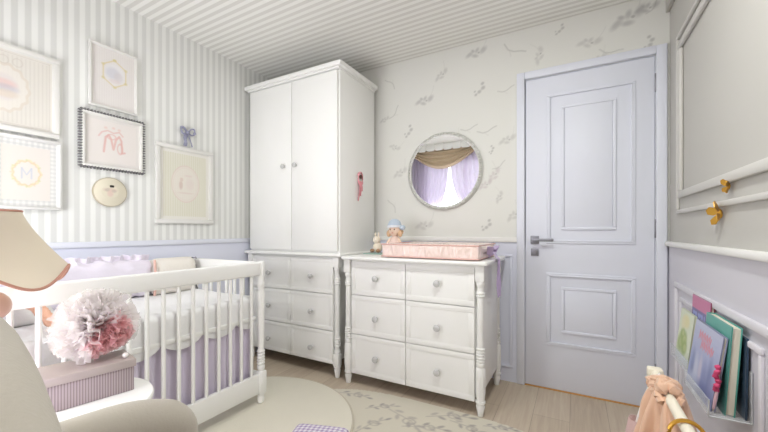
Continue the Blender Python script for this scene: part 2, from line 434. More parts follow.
# ------------------------------------------------------------------ curtains
def sheer(name, col, a=0.45):
    m = bpy.data.materials.new(name); m.use_nodes = True; nt = m.node_tree; b = nt.nodes['Principled BSDF']; out = nt.nodes['Material Output']
    b.inputs['Base Color'].default_value = (*col, 1); b.inputs['Roughness'].default_value = 0.9
    t = nt.nodes.new('ShaderNodeBsdfTranslucent'); t.inputs[0].default_value = (*col, 1)
    tr = nt.nodes.new('ShaderNodeBsdfTransparent')
    m1 = nt.nodes.new('ShaderNodeMixShader'); m1.inputs[0].default_value = 0.5
    m2 = nt.nodes.new('ShaderNodeMixShader'); m2.inputs[0].default_value = a
    nt.links.new(b.outputs[0], m1.inputs[1]); nt.links.new(t.outputs[0], m1.inputs[2])
    nt.links.new(m1.outputs[0], m2.inputs[1]); nt.links.new(tr.outputs[0], m2.inputs[2]); nt.links.new(m2.outputs[0], out.inputs[0])
    return m
def curtain(x0, x1, xt, label):
    def f(u, v):
        z = 2.38 - v * 2.34; e = math.exp(-((z - 1.0) / 0.55) ** 2) * 0.8 if z > 1.0 else 0.8 - 0.25 * (1.0 - z)
        a = x0 + (x1 - x0) * u; b = xt + (a - xt) * 0.35; x = a + (b - a) * e
        return (x, YF + .085 + .022 * math.sin(u * 2 * PI * 11) * (1 - .4 * e), z)
    return tag(obj('curtain', MB().sheet(f, 133, 30, .002), sheer('lavender_sheer', rgb(232, 224, 240), .2), smooth=80), label, 'curtain', 'lavender curtains')
curtain(XL + .03, -1.80, XL + .10, 'lavender sheer curtain tied back, nearer the striped wall with the framed prints')
curtain(-1.77, -0.75, -1.0, 'lavender sheer curtain tied back, on the side of the window away from the striped wall')
sw_ = thing('swag_valance', 'beige satin swags draped across the top of the window, seen in the mirror', 'valance', (-1.6, YF + .15, 2.40))
SWM = mat('beige_satin_swag', rgb(206, 184, 156), .45, sheen=.3)
for a_, b_ in ((XL + .04, -1.33), (-1.37, -.30)):
    def f(u, v):
        sag = math.sin(PI * u); x = a_ + (b_ - a_) * u
        z = 2.44 - v * (.10 + .27 * sag); return (x, YF + .15 + .018 * math.sin(v * 30) + .03 * sag, z)
    obj('swag', MB().sheet(f, 50, 60, .003), SWM, sw_, smooth=80)
m_ = MB()
for k in range(14): m_.soft((XL + .13 + k * .145, YF + .235, 2.42), (.15, .02, .13), .04, 4)
tag(obj('valance_pelmet', m_, WHITE), 'white scalloped pelmet above the beige window swag', 'pelmet')

# ------------------------------------------------------------------ fill lamps added to the ceiling, out of view, to brighten the room
cl = thing('ceiling_fill_lamp', 'added fill lamp out of view, round white disc in the middle of the striped ceiling', 'lamp', (-1.0, 0.95, H))
obj('lamp_base', MB().lathe([(.22, 0), (.22, -.03), (.20, -.03), (.0, -.03)], (-1.0, .95, H), 40), WHITE, cl)
obj('diffuser', MB().lathe([(.19, -.03), (.175, -.06), (.12, -.085), (0, -.095)], (-1.0, .95, H), 40), mat('fill_lamp_glass', (.97, 1, .955), .4, emit=15.0), cl)
for x_, y_ in ((-.15, .95),):  # unseen fill light, added to lift the floor and the door
    dl_ = thing('fill_light', 'added fill light out of view, small round white disc in the ceiling near the door', 'lamp', (x_, y_, H))
    obj('ring', MB().lathe([(.05, 0), (.062, 0), (.062, -.005), (.05, -.007), (.05, 0)], (x_, y_, H), 32), WHITE, dl_)
    obj('lens', MB().lathe([(.05, -.001), (.05, -.003), (0, -.003)], (x_, y_, H), 32), mat('fill_light_lens', (.97, 1, .955), .4, emit=25.0), dl_)
    al_ = area('fill_light_beam', (x_, y_, H - .008), (0, 0, 0), .1, .1, 21, (.97, 1, .955)); al_.data.shape = 'DISK'
tag(obj('ceiling_sensor', MB().lathe([(.016, 0), (.016, -.004), (.008, -.008), (0, -.009)], (-0.83, 1.515, H), 16), mat('sensor_white', rgb(214, 212, 208), .4)), 'tiny round white spot on the striped ceiling', 'sensor')

# ------------------------------------------------------------------ wardrobe and dresser
def turned(z0, z1, r, rings):
    """slim turned column: rings = heights of ringed sections"""
    pr = [(r * .9, z0), (r, z0 + .006), (r, z0 + .02), (r * .72, z0 + .03)]
    for (c, n) in rings:
        pr.append((r * .78, c - n * .009 - .014))
        for k in range(n):
            zc = c + (k - (n - 1) / 2) * .017
            pr += [(r * .74, zc - .0085), (r * 1.02, zc - .003), (r * 1.02, zc + .003)]
        pr.append((r * .74, c + n * .0085)); pr.append((r * .80, c + n * .009 + .02))
    pr += [(r * .78, z1 - .03), (r, z1 - .02), (r, z1 - .006), (r * .9, z1)]
    return pr
def foot(r): return [(r * .45, 0), (r * .62, .004), (r * .66, .02), (r * .95, .058), (r * .80, .066), (r * .80, .072), (r * 1.05, .078), (r * 1.05, .09)]
def knob(x, y, z, parent, d=(0, -1, 0), s=1.0):
    M = Matrix.Translation((x, y, z)) @ Vector((0, 0, 1)).rotation_difference(Vector(d)).to_matrix().to_4x4()
    pr = [(.009, 0), (.008, .010), (.010, .013), (.0165, .017), (.019, .022), (.018, .027), (.011, .031), (0, .0315)]
    return obj('knob', MB().lathe([(r * s, z * s) for r, z in pr], (0, 0, 0), 20, M), KNOB, parent)
def front_panel(x0, x1, z0, z1, y, inset=.035, dep=.004):
    """drawer or door front with a shallow framed field"""
    m = MB().box(x0, x1, y, y + .02, z0, z1, .0015, 1)
    m.frame(x0, x1, z0, z1, inset, 0, .0022, lambda u, v, d: (u, y - d, v), .0012)
    return m

GAP = mat('shadow_gap_white', rgb(226, 224, 221), .5)
WX = (-2.425, -1.49); WY0, WY1 = 2.02, 2.53
wd = thing('wardrobe', 'tall white two-door wardrobe with six drawers below, in the corner', 'wardrobe', ((WX[0] + WX[1]) / 2, 2.27, 0))
m_ = MB().box(WX[0] + .03, WX[1] - .03, WY0 + .022, WY1, .11, .875, .002)
m_.box(WX[0], WX[1], WY0 + .022, WY1, .90, 2.245, .003)
obj('carcass', m_, WHITE, wd)
m_ = MB().box(WX[0] - .035, WX[1] + .035, WY0 - .025, WY1, .878, .902, .008, 3)
obj('waist_moulding', m_, WHITE, wd)
m_ = MB().box(WX[0] - .008, WX[1] + .008, WY0 - .006, WY1, 2.240, 2.256, .003).box(WX[0] - .030, WX[1] + .034, WY0 - .024, WY1 + .0, 2.254, 2.286, .004, 3)
obj('top_moulding', m_, WHITE, wd)
mid = -1.942
for (a, b, kx) in ((WX[0] + .012, mid - .0025, -2.018), (mid + .0025, WX[1] - .012, -1.895)):
    d_ = obj('door', MB().box(a, b, WY0, WY0 + .021, .918, 2.232, .003), WHITE, wd)
    knob(kx, WY0, 1.575, d_)
mid = -1.955
for (z0, z1) in ((.606, .862), (.339, .601), (.098, .334)):
    for (a, b, kx) in ((WX[0] + .05, mid - .002, -2.177), (mid + .002, WX[1] - .05, -1.735)):
        d_ = obj('drawer', front_panel(a, b, z0, z1, WY0, .03), WHITE, wd)
        knob(kx, WY0 - .003, (z0 + z1) / 2 - (.005 if z0 > .2 else .02), d_)
for x in (WX[0] + .022, WX[1] - .022):
    for y in (WY0 + .018, WY1 - .02):
        m_ = MB().box(x - .026, x + .026, y - .026, y + .026, .80, .878, .004).lathe(turned(.175, .80, .024, ((.70, 3), (.26, 4))), (x, y, 0))
        m_.box(x - .025, x + .025, y - .025, y + .025, .085, .175, .008)
        obj('column', m_, WHITE, wd)
        obj('foot', MB().lathe(foot(.026), (x, y, 0)), WHITE, wd)

DX = (-1.40, -0.472); DY0, DY1 = 2.0, 2.50
ds = thing('dresser', 'white six-drawer dresser with turned corner columns, under the round mirror', 'dresser', ((DX[0] + DX[1]) / 2, 2.25, 0))
m_ = MB().box(DX[0] + .03, DX[1] - .025, DY0 + .022, DY1 - .005, .095, .868, .002)
m_.box(DX[0] + .03, DX[1] - .03, DY0 + .004, DY0 + .03, .85, .868)
obj('carcass', m_, WHITE, ds)
obj('dresser_top', MB().box(DX[0] - .02, DX[1] + .045, DY0 - .045, DY1 + .04, .868, .890, .007, 3), WHITE, ds)
mid = -0.947
for (z0, z1) in ((.626, .852), (.355, .622), (.080, .351)):
    for (a, b, kx) in ((-1.362, mid - .002, -1.159), (mid + .002, -0.508, -0.729)):
        d_ = obj('drawer', front_panel(a, b, z0, z1, DY0, .034), WHITE, ds)
        knob(kx, DY0 - .003, {.626: .748, .355: .480, .080: .2125}[z0], d_, s=1.12)
for x in (DX[0] + .006, DX[1] - .004):
    for y in (DY0 + .010, DY1 - .02):
        m_ = MB().box(x - .026, x + .026, y - .026, y + .026, .775, .868, .004).lathe(turned(.285, .775, .0255, ((.70, 2), (.345, 6))), (x, y, 0))
        m_.lathe([(.022, .285), (.028, .275), (.029, .22), (.029, .14), (.024, .10), (.022, .088)], (x, y, 0), 8)
        obj('column', m_, WHITE, ds)
        obj('foot', MB().lathe(foot(.027), (x, y, 0)), WHITE, ds)
m_ = MB().box(DX[1] - .014, DX[1] + .006, DY0 + .03, DY1 - .04, .13, .86, .002)
obj('side_panel', m_, WHITE, ds)

# ------------------------------------------------------------------ round mirror
mr = thing('round_mirror', 'round wall mirror in a beaded silver-grey frame above the dresser', 'mirror', (-0.893, YB, 1.528))
MM = Matrix.Translation((-0.893, YB, 1.528)) @ Matrix.Rotation(R(90), 4, 'X')
obj('glass', MB().lathe([(.278, .004), (.278, .012), (0, .012)], (0, 0, 0), 72, MM), mat('mirror_silver', (.93, .94, .94), .0, 1.0), mr)
SIL = mat('aged_silver', rgb(212, 212, 207), .42, .25)
obj('mirror_frame', MB().lathe([(.272, .001), (.303, .001), (.303, .012), (.292, .020), (.274, .016), (.272, .001)], (0, 0, 0), 72, MM), SIL, mr)
m_ = MB()
for k in range(84):
    a = 2 * PI * k / 84; m_.sphere((.288 * math.cos(a), .288 * math.sin(a), .021), .0098, n=8, M=MM)
obj('bead_trim', m_, SIL, mr)

# ------------------------------------------------------------------ framed prints on the striped wall
def wl(y0, z0, x): return lambda u, v: (x, y0 + u, z0 + v)
PLL = lambda x: (lambda u, v, d: (x + d, u, v))
prm = attr_mat('printed_paper', .65)
def picture(name, label, y0, y1, z0, z1, fw, fm, paint, dep=.026):
    t = thing(name, label, 'picture', (XL, (y0 + y1) / 2, z0), 'framed prints on the striped wall')
    m = MB().frame(y0, y1, z0, z1, fw, .001, dep, PLL(XL), .004)
    m.frame(y0 + fw - .002, y1 - fw + .002, z0 + fw - .002, z1 - fw + .002, .006, .001, dep - .008, PLL(XL), .002)
    obj('picture_frame', m, fm, t)
    a, b, c, d = y0 + fw, y1 - fw, z0 + fw, z1 - fw
    pt = Paint(b - a, d - c, .0028, (224, 218, 213)); pt.k = .74; paint(pt, pt.w, pt.h)
    pt.mesh('print', wl(a, c, XL + .012), prm, t, thick=(-.008, 0, 0))
    return t
FRW = mat('white_picture_frame', rgb(230, 228, 224), .4)
def p1(p, w, h):
    p.rect(0, w, 0, h, (226, 221, 213)); p.stripes(.016, (214, 208, 200), .55, .35, box=(.02, w - .02, .02, h - .02))
    p.blob(w / 2, h * .5, .095, .12, 0, (232, 226, 218), 1, .1); p.ring(w / 2, h * .5, .09, .115, .012, (217, 205, 190), .8, 14, .04)
    p.blob(w / 2, h * .50, .055, .065, 0, (222, 214, 212), 1, .3)
    p.blob(w / 2, h * .55, .045, .022, 0, (226, 190, 184), .8); p.blob(w / 2, h * .49, .05, .02, 0, (190, 186, 196), .7); p.blob(w / 2 + .01, h * .42, .04, .02, 0, (222, 208, 190), .8)
    for k in (-1, 0, 1): p.ring(w / 2 + k * .05, h * .86, .018, .02, .004, (206, 196, 186), .7)
    p.rect(.012, w - .012, .012, .016, (206, 198, 190), .6); p.rect(.012, w - .012, h - .016, h - .012, (206, 198, 190), .6)
    for x in (.012, w - .016): p.rect(x, x + .004, .012, h - .012, (206, 198, 190), .6)
picture('framed_print', 'wide white framed print with an ornate oval on pale stripes, at the left edge', .375, .796, 1.562, 1.992, .026, FRW, p1)
def p2(p, w, h):
    p.rect(0, w, 0, h, (228, 226, 223)); p.stripes(.022, (190, 190, 190), .35, .5); p.stripes(.022, (190, 190, 190), .35, .5, axis=1)
    p.rect(.030, w - .03, .036, h - .036, (226, 219, 213))
    cx, cy = w * .5, h * .5
    p.ring(cx, cy, .052, .064, .010, (222, 214, 170), .9, 9, .05); p.ring(cx, cy, .050, .061, .005, (226, 190, 160), .8, 13, .06)
    for k in range(12):
        a = k * PI / 6; p.blob(cx + .056 * math.cos(a), cy + .067 * math.sin(a), .007, .004, a, (204, 206, 160) if k % 2 else (232, 200, 176), .8)
    for x in (-.018, .018): p.stroke([(cx + x, cy - .026), (cx + x, cy + .026)], .007, (196, 198, 210))
    p.stroke([(cx - .018, cy + .026), (cx, cy - .008), (cx + .018, cy + .026)], .006, (196, 198, 210))
picture('framed_print', 'portrait print with gingham border and letter M in a golden leaf wreath', .535, .801, 1.176, 1.546, .012, mat('pale_gingham_edge', rgb(226, 224, 222), .5), p2, .032)
def p3(p, w, h):
    p.rect(0, w, 0, h, (232, 227, 224)); p.stripes(.012, (226, 218, 216), .5, .4)
    cx, cy = w * .52, h * .60
    P = [(cx + .068 * math.sin(k * PI / 3), cy + .082 * math.cos(k * PI / 3)) for k in range(7)]
    p.blob(cx, cy, .055, .06, 0, (232, 230, 232), 1, .3); p.stroke(P, .007, (222, 206, 160))
    for q in P: p.blob(q[0], q[1], .010, .008, 0, (216, 204, 150), .8)
    p.blob(cx - .01, cy + .0, .036, .034, .3, (206, 204, 214), .8); p.blob(cx + .02, cy - .015, .024, .03, 0, (214, 206, 208), .8)
    p.blob(cx, cy - .045, .03, .012, 0, (224, 208, 206), .7)
picture('framed_print', 'small white framed print with a golden hexagon wreath, topmost on the wall', .925, 1.178, 1.80, 2.176, .012, FRW, p3)
def p4(p, w, h):
    p.rect(0, w, 0, h, (225, 220, 216)); p.rect(.022, w - .022, .022, h - .022, (231, 224, 220))
    cx, cy = w * .5, h * .5; K = (222, 174, 168)
    p.stroke([(cx - .05, cy - .06), (cx - .04, cy + .03), (cx - .025, cy + .045), (cx - .012, cy + .02), (cx, cy - .04), (cx + .012, cy + .02), (cx + .03, cy + .045), (cx + .042, cy + .02), (cx + .045, cy - .055), (cx + .06, cy - .05)], .011, K)
    p.stroke([(cx - .075, cy + .03), (cx - .06, cy + .055), (cx - .03, cy + .07), (cx + .0, cy + .06), (cx + .03, cy + .072), (cx + .05, cy + .05)], .008, K, .8)
    p.ring(cx - .01, cy + .035, .022, .015, .006, K, .8); p.ring(cx + .035, cy - .03, .014, .03, .006, K, .8)
    for x, y in ((-.04, .085), (0, .09), (.03, .085)): p.blob(cx + x, cy + y, .009, .007, 0, (228, 196, 188), .8)
pic4 = picture('framed_print', 'square print with a pink monogram in a frame edged with dark beads', .892, 1.208, 1.441, 1.759, .014, FRW, p4)
m_ = MB()
for k in range(21):
    t_ = (k + .5) / 21
    for (y, z) in ((.883 + .334 * t_, 1.762), (.883 + .334 * t_, 1.438), (.887, 1.433 + .334 * t_), (1.213, 1.433 + .334 * t_)):
        hor = z in (1.762, 1.438)
        m_.soft((XL + .014, y, z), (.024, .0078 if hor else .020, .020 if hor else .0078), .0036, 2)
obj('bead_edge', m_, mat('charcoal_beads', rgb(128, 126, 128), .5), pic4)
def p6(p, w, h):
    p.rect(0, w, 0, h, (234, 231, 224)); p.rect(.025, w - .025, .025, h - .025, (229, 226, 213))
    p.stripes(.0165, (216, 212, 190), .6, .4, box=(.025, w - .025, .025, h - .025))
    cx, cy = w * .5, h * .52
    p.blob(cx, cy, .10, .13, 0, (234, 226, 218), 1, .06); p.ring(cx, cy, .10, .13, .007, (224, 206, 198), .9)
    p.ring(cx, cy, .088, .116, .003, (226, 212, 204), .9)
    p.blob(cx - .035, cy - .01, .013, .03, 0, (206, 182, 172), .9); p.blob(cx - .03, cy + .03, .012, .014, 0, (216, 196, 186), .9)
    p.blob(cx + .02, cy + .06, .03, .008, 0, (224, 208, 202), .8); p.blob(cx, cy - .065, .06, .006, 0, (222, 206, 198), .8); p.blob(cx + .03, cy - .0, .03, .04, 0, (226, 212, 206), .7)
picture('framed_print', 'tall white framed print with yellow stripes and a pink oval, right of the others', 1.288, 1.706, 1.118, 1.668, .028, FRW, p6)
# round wooden plaque
pq = thing('wooden_plaque', 'round pale wooden plaque below the beaded monogram frame', 'plaque', (XL, 1.033, 1.30))
MQ = Matrix.Translation((XL, 1.033, 1.30)) @ Matrix.Rotation(R(90), 4, 'Y')
obj('disc', MB().lathe([(.082, .001), (.084, .004), (.084, .016), (.080, .019), (0, .019)], (0, 0, 0), 48, MQ), mat('pale_wood_disc', rgb(226, 218, 198), .6, var=.05, vscale=14), pq)
obj('bark_rim', MB().lathe([(.0835, .001), (.088, .002), (.088, .015), (.0835, .016), (.0835, .001)], (0, 0, 0), 48, MQ), mat('plaque_rim', rgb(190, 178, 156), .7), pq)
m_ = MB().soft((XL + .021, 1.038, 1.335), (.006, .022, .014), .003, 3)
obj('dark_bead', m_, mat('dark_bead', rgb(52, 46, 44), .4), pq)
pt = Paint(.09, .08, .0025, (226, 218, 198))
pt.blob(.045, .05, .035, .012, 0, (214, 194, 180), .8); pt.blob(.045, .03, .016, .02, 0, (222, 196, 184), .8); pt.blob(.03, .05, .012, .009, .3, (198, 186, 172), .7); pt.blob(.065, .045, .012, .009, -.3, (198, 186, 172), .7)
pt.mesh('painted_motif', lambda u, v: (XL + .0196, .985 + u, 1.262 + v), prm, pq, keep=lambda X, Y: ((X - .045) / .044) ** 2 + ((Y - .04) / .038) ** 2 < 1)
# bow over the tall print
def ribbon_loop(c, ax, w_, h_, wd, m, ang=0.0, tilt=None):
    pass
bw = thing('ribbon_bow', 'grey lavender ribbon bow pinned above the tall striped print', 'bow', (XL, 1.505, 1.745))
BOWM = mat('grey_lavender_ribbon', rgb(160, 160, 184), .55)
for s_ in (-1, 1):
    P_ = [(XL + .016 + .012 * math.sin(PI * k / 14), 1.505 + s_ * .050 * math.sin(PI * k / 14), 1.778 + .024 * math.sin(2 * PI * k / 14) + .012 * math.sin(PI * k / 14)) for k in range(15)]
    obj('loop', MB().tube(P_, .011, 8, flat=.45), BOWM, bw)
    obj('tail', MB().tube([(XL + .016, 1.505 + s_ * .005, 1.772), (XL + .020, 1.505 + s_ * .018, 1.73), (XL + .034, 1.505 + s_ * .020, 1.70), (XL + .034, 1.505 + s_ * .026, 1.675)], .013, 8, flat=.3), BOWM, bw)
obj('knot', MB().soft((XL + .022, 1.505, 1.778), (.022, .022, .024), .009, 3), BOWM, bw)

# ------------------------------------------------------------------ crib
CX0, CX1, CY0, CY1 = -2.40, -1.68, 0.17, 1.487
cb = thing('crib', 'white wooden baby crib with vertical spindles against the striped wall', 'crib', ((CX0 + CX1) / 2, (CY0 + CY1) / 2, 0))
for x in (CX0, CX1):
    for y in (CY0, CY1):
        m_ = MB().lathe([(.016, .215), (.022, .225), (.0225, .245)] + [q for k in range(5) for q in ((.017, .252 + k * .018), (.0235, .258 + k * .018), (.0235, .264 + k * .018))] + [(.017, .345), (.019, .36), (.0205, .55), (.022, .68), (.0165, .72), (.0235, .735), (.0235, .75), (.018, .765), (.021, .80), (.022, .868), (.018, .880), (.0, .884)], (x, y, 0), 20)
        m_.box(x - .026, x + .026, y - .026, y + .026, .075, .215, .009, 2)
        obj('post', m_, WHITE, cb)
        fz = .0188 if (x > -2 and y > 1) else 0.0
        obj('foot', MB().lathe([(.013, fz), (.018, fz + .004), (.021, .05), (.017, .062), (.023, .072), (.023, .08)], (x, y, 0)), WHITE, cb)
for x in (CX0, CX1):
    obj('top_rail', MB().box(x - .018, x + .018, CY0 + .012, CY1 - .012, .795, .876, .010, 3), WHITE, cb)
    obj('bottom_rail', MB().box(x - .014, x + .014, CY0 + .015, CY1 - .015, .083, .200, .005), WHITE, cb)
for y in (CY0, CY1):
    obj('end_rail', MB().box(CX0 + .012, CX1 - .012, y - .016, y + .016, .795, .876, .010, 3), WHITE, cb)
    obj('end_rail', MB().box(CX0 + .015, CX1 - .015, y - .014, y + .014, .083, .200, .005), WHITE, cb)
ys = [1.416 - k * .0715 for k in range(17)]
for x in (CX0, CX1):
    for y in ys: obj('spindle', MB().lathe([(.0095, .195), (.0095, .80)], (x, y, 0), 12), WHITE, cb)
for y in (CY0, CY1):
    for k in range(8): obj('spindle', MB().lathe([(.0095, .195), (.0095, .80)], (CX0 + .08 + k * .08, y, 0), 12), WHITE, cb)
obj('mattress_base', MB().box(CX0 + .016, CX1 - .02, CY0 + .02, CY1 - .02, .52, .545, .004), WHITE, cb)
tag(obj('mattress', MB().soft(((CX0 + CX1) / 2 - .003, .83, .6005), (.632, 1.24, .111), .03, 8), mat('white_mattress_cotton', rgb(240, 238, 238), .8, bump=.1)), 'white crib mattress under the quilt', 'mattress')
# quilt: top sheet and scalloped drop on the front side
def f(u, v):
    y = .21 + 1.24 * u; L = .63 * .0 + v
    sc = .5 - .5 * abs(math.cos(PI * (y - .10) / .205)) ; drop = .135 + .055 * (1 - sc * 2) if False else .125 + .055 * abs(math.sin(PI * (y - .10) / .205)) ** .6
    s_ = v * (.62 + drop)
    if s_ < .60: return (-2.355 + .02 + s_, y, .6605 + .004 * math.sin(9 * y) * math.sin(s_ * 14) + .004)
    if s_ < .64:
        a = (s_ - .60) / .04 * PI / 2; return (-1.735 + .026 * math.sin(a), y, .6645 - .026 * (1 - math.cos(a)))
    return (-1.709 + .004 * math.sin(y * 30) * min(1, (s_ - .64) * 10) , y, .6385 - (s_ - .64))
tag(obj('crib_quilt', MB().sheet(f, 180, 70, .004), mat('white_quilt_cotton', rgb(243, 242, 243), .85, bump=.25, bscale=45, sheen=.2), smooth=80), 'white quilt with a scalloped edge hanging down inside the crib', 'quilt')
def f(u, v):
    y = .215 + 1.235 * u; z = .535 - v * .40
    return (-1.722 + (.010 + .004 * v) * math.sin(y * 2 * PI / .062 + .8 * math.sin(y * 9)) - .004, y, z)
tag(obj('bed_skirt', MB().sheet(f, 320, 14, .003), mat('lavender_cotton', rgb(226, 217, 235), .85, sheen=.2, var=.04), smooth=80), 'pleated lavender bed skirt below the white quilt', 'bed skirt')
# cushions along the back rail
def ruffle(amp, fr):
    def g(p):
        return p + Vector((amp * noise.noise(Vector((p.x * 8, p.y * fr, p.z * 9))), amp * .5 * noise.noise(Vector((p.y * fr, p.z * 9, 3))), amp * 1.2 * noise.noise(Vector((p.z * 6, p.y * fr * 1.3, 7)))))
    return g
LAVC = mat('lavender_ruffled_cotton', rgb(234, 227, 240), .85, sheen=.3, bump=.35, bscale=30)
lc = thing('bolster_cushion', 'long lavender ruffled cushion along the back rail of the crib', 'cushion', (-2.31, .70, .66))
obj('cushion_body', MB().soft((-2.305, .70, .784), (.11, .94, .225), .05, 28, fn=ruffle(.016, 60)), LAVC, lc)
def f(u, v):
    y = .245 + .92 * u; return (-2.295 + .018 * math.sin(y * 120) * v + .012 * math.sin(y * 47), y, .880 + v * (.042 + .010 * noise.noise(Vector((y * 40, 0, 0)))))
obj('ruffle', MB().sheet(f, 260, 6, .003), LAVC, lc, smooth=80)
cc = thing('square_cushion', 'cream cushion with pink piping at the far end of the crib', 'cushion', (-2.30, 1.30, .66))
obj('cushion_body', MB().soft((-2.29, 1.305, .780), (.13, .285, .225), .05, 12, puff=.25), mat('cream_cushion_cotton', rgb(238, 232, 224), .85, bump=.2, bscale=80), cc)
obj('piping', MB().tube([(-2.225 - .02 * (1 - math.sin(PI * k / 12)), 1.172 - .006 * math.sin(PI * k / 12), .672 + .215 * k / 12) for k in range(13)], .007, 8), mat('pink_piping', rgb(232, 190, 178), .6), cc)
for (z_, nm) in ((.872, 'ribbon_tie'), (.69, 'ribbon_tie')):
    m_ = MB()
    for s_ in (-1, 1): m_.tube([(-2.335, 1.455, z_), (-2.31, 1.463 + s_ * .012, z_ + .012), (-2.30, 1.462 + s_ * .018, z_ - .02), (-2.305, 1.46 + s_ * .010, z_ - .048)], .006, 6, flat=.4)
    obj(nm, m_, DARK, cc)
tag(obj('lavender_bumper', MB().soft((-2.01, .235, .775), (.56, .07, .215), .034, 12, puff=.2), mat('lavender_bumper_cotton', rgb(196, 186, 214), .85, bump=.2)), 'lavender padded bumper at the near end of the crib', 'bumper')
# white plush pillow with a peach braid at the near end
def cone(p):
    k = (p.z + .09) / .18; k = max(0, min(1, k)); return Vector((p.x * (1 - .75 * k), p.y * (1 - .78 * k), p.z))
tag(obj('plush_cone', MB().soft((-2.045, .545, .775), (.16, .20, .215), .05, 10, fn=cone), mat('pale_grey_plush', rgb(226, 224, 222), .9, bump=.3, bscale=90, sheen=.4)), 'pale pointed plush cushion behind the peach braid in the crib', 'cushion')
P_ = []
for k in range(60):
    t_ = k / 59; P_.append(Vector((-1.95 + .17 * t_ ** 1.2, .495 + .115 * t_ + .012 * math.sin(t_ * 5), .800 - .108 * min(1, t_ * 1.35))))
m_ = MB()
for s_ in range(3):
    m_.tube([q + Vector((.012 * math.sin(k * .75 + s_ * 2.09), .010 * math.cos(k * .75 + s_ * 2.09), .010 * math.sin(2 * (k * .75 + s_ * 2.09)))) for k, q in enumerate(P_)], .0115, 8)
tag(obj('plush_braid', m_, mat('peach_plush', rgb(226, 178, 152), .8, var=.1, vscale=20)), 'peach braided plush cord lying in the crib', 'braid')

# ------------------------------------------------------------------ side table with box, pompom and lamp
tb = thing('side_table', 'round white side table between the crib and the armchair', 'table', (-1.43, .49, 0))
c_ = (-1.43, .49, 0)
obj('tabletop', MB().lathe([(0, .470), (.210, .470), (.222, .476), (.226, .492), (.222, .500), (.212, .500), (0, .500)], c_, 56), WHITE, tb)
obj('shelf', MB().lathe([(0, .405), (.20, .405), (.21, .410), (.21, .424), (.20, .428), (0, .428)], c_, 56), WHITE, tb)
obj('drum', MB().lathe([(.11, .05), (.11, .471)], c_, 48), WHITE, tb)
obj('base_ring', MB().lathe([(0, 0), (.125, 0), (.13, .006), (.13, .04), (.115, .052), (0, .052)], c_, 56), WHITE, tb)
for a_ in (.5, -.25, -1.0):
    x, y = c_[0] + .208 * math.cos(a_ + PI / 4), c_[1] + .208 * math.sin(a_ + PI / 4)
    obj('gold_stud', MB().sphere((x, y, .435), .012, n=10), GOLD, tb)
bx_ = thing('gift_box', 'mauve lidded box with ribbed sides on the round side table', 'box', (-1.468, .543, .5005), rz=R(-11))
RIB = stripe_mat('ribbed_mauve_card', 'Y', .0072, 0, rgb(186, 172, 174), rgb(150, 136, 140), .5, .1)
obj('box_body', MB().box(-.072, .072, -.122, .122, 0, .086, .003), RIB, bx_, local=True)
obj('lid', MB().box(-.077, .077, -.127, .127, .084, .111, .003), mat('mauve_card', rgb(182, 170, 166), .6, var=.02), bx_, local=True)
# tulle pompom: many wavy petals
pc = Vector((-1.492, .585, .728)); pp = thing('tulle_pompom', 'fluffy pale pink tulle pompom on the mauve box', 'pompom', (pc.x, pc.y, .6115))
def petals(n, r0, r1, wdt, seed, dirfn=None):
    rnd = random.Random(seed); m = MB()
    for _ in range(n):
        z = rnd.uniform(-.8, 1); a = rnd.uniform(0, 2 * PI); d = Vector((math.sqrt(1 - z * z) * math.cos(a), math.sqrt(1 - z * z) * math.sin(a), z))
        if dirfn: d = dirfn(d)
        t = d.cross(Vector((rnd.uniform(-1, 1), rnd.uniform(-1, 1), rnd.uniform(-1, 1)))).normalized(); b = d.cross(t); L = rnd.uniform(r0, r1); ph = rnd.uniform(0, 6)
        def g(u, v):
            s_ = .15 + .85 * v; ww = wdt * (s_ ** .7) * (u - .5); 
            q = pc + d * (L * s_) + t * ww * 2 + b * (.010 * s_ * math.sin(u * 11 + ph) + .02 * (v * v) * math.sin(ph))
            q.z = max(q.z, .615); return q
        m.sheet(g, 9, 5)
    return m
tul = lambda n, c, a: sheer(n, c, a)
CD = Vector((.90, .22, -.38)).normalized()
def outer(d): return d if d.dot(CD) < .72 else (d - CD * 1.1).normalized()
def inner(d): return (CD * 1.25 + d * .75).normalized()
obj('outer_tulle', petals(330, .088, .132, .036, 1, outer), sheer('white_tulle', rgb(255, 250, 250), .52), pp, smooth=80)
obj('inner_tulle', petals(110, .07, .116, .032, 2, inner), sheer('pink_tulle', rgb(248, 204, 207), .4), pp, smooth=80).__setitem__('label', 'pink tulle layer')
obj('pearl', MB().sphere((-1.405, .635, .622), .010, n=12), mat('pearl_white', rgb(244, 240, 238), .2), pp)
obj('core', MB().sphere(pc, .06, n=16), mat('blush_tulle_core', rgb(250, 214, 218), .9), pp)
# lamp
lx, ly = -1.478, .325
lp = thing('table_lamp', 'table lamp with a scalloped cream shade on the round side table', 'lamp', (lx, ly, .5005))
PK = mat('blush_ceramic', rgb(232, 190, 174), .3, coat=.3)
obj('lamp_base', MB().lathe([(0, 0), (.06, 0), (.062, .008), (.052, .018), (.02, .024), (.016, .03)], (lx, ly, .5005), 32), PK, lp)
for (z_, r_) in ((.565, .036), (.633, .034), (.700, .034), (.768, .036), (.846, .044)): obj('ball', MB().sphere((lx, ly, z_), r_, n=24), PK, lp)
obj('stem', MB().lathe([(.007, .53), (.007, 1.10)], (lx, ly, 0), 12), GOLD, lp)
NS = 4
def shade_pt(u, v, off=0.0):
    a = u * 2 * PI; k = abs(math.sin(a * NS / 2))            # 0 at the rib, 1 mid panel
    r = .062 + (.168 - .062) * (v ** 1.3) + off
    r *= 1 - .035 * k * v
    z = 1.124 - v * (.166 + .058 * k ** 1.6)
    return (lx + r * math.cos(a + 1.13), ly + r * math.sin(a + 1.13), z)
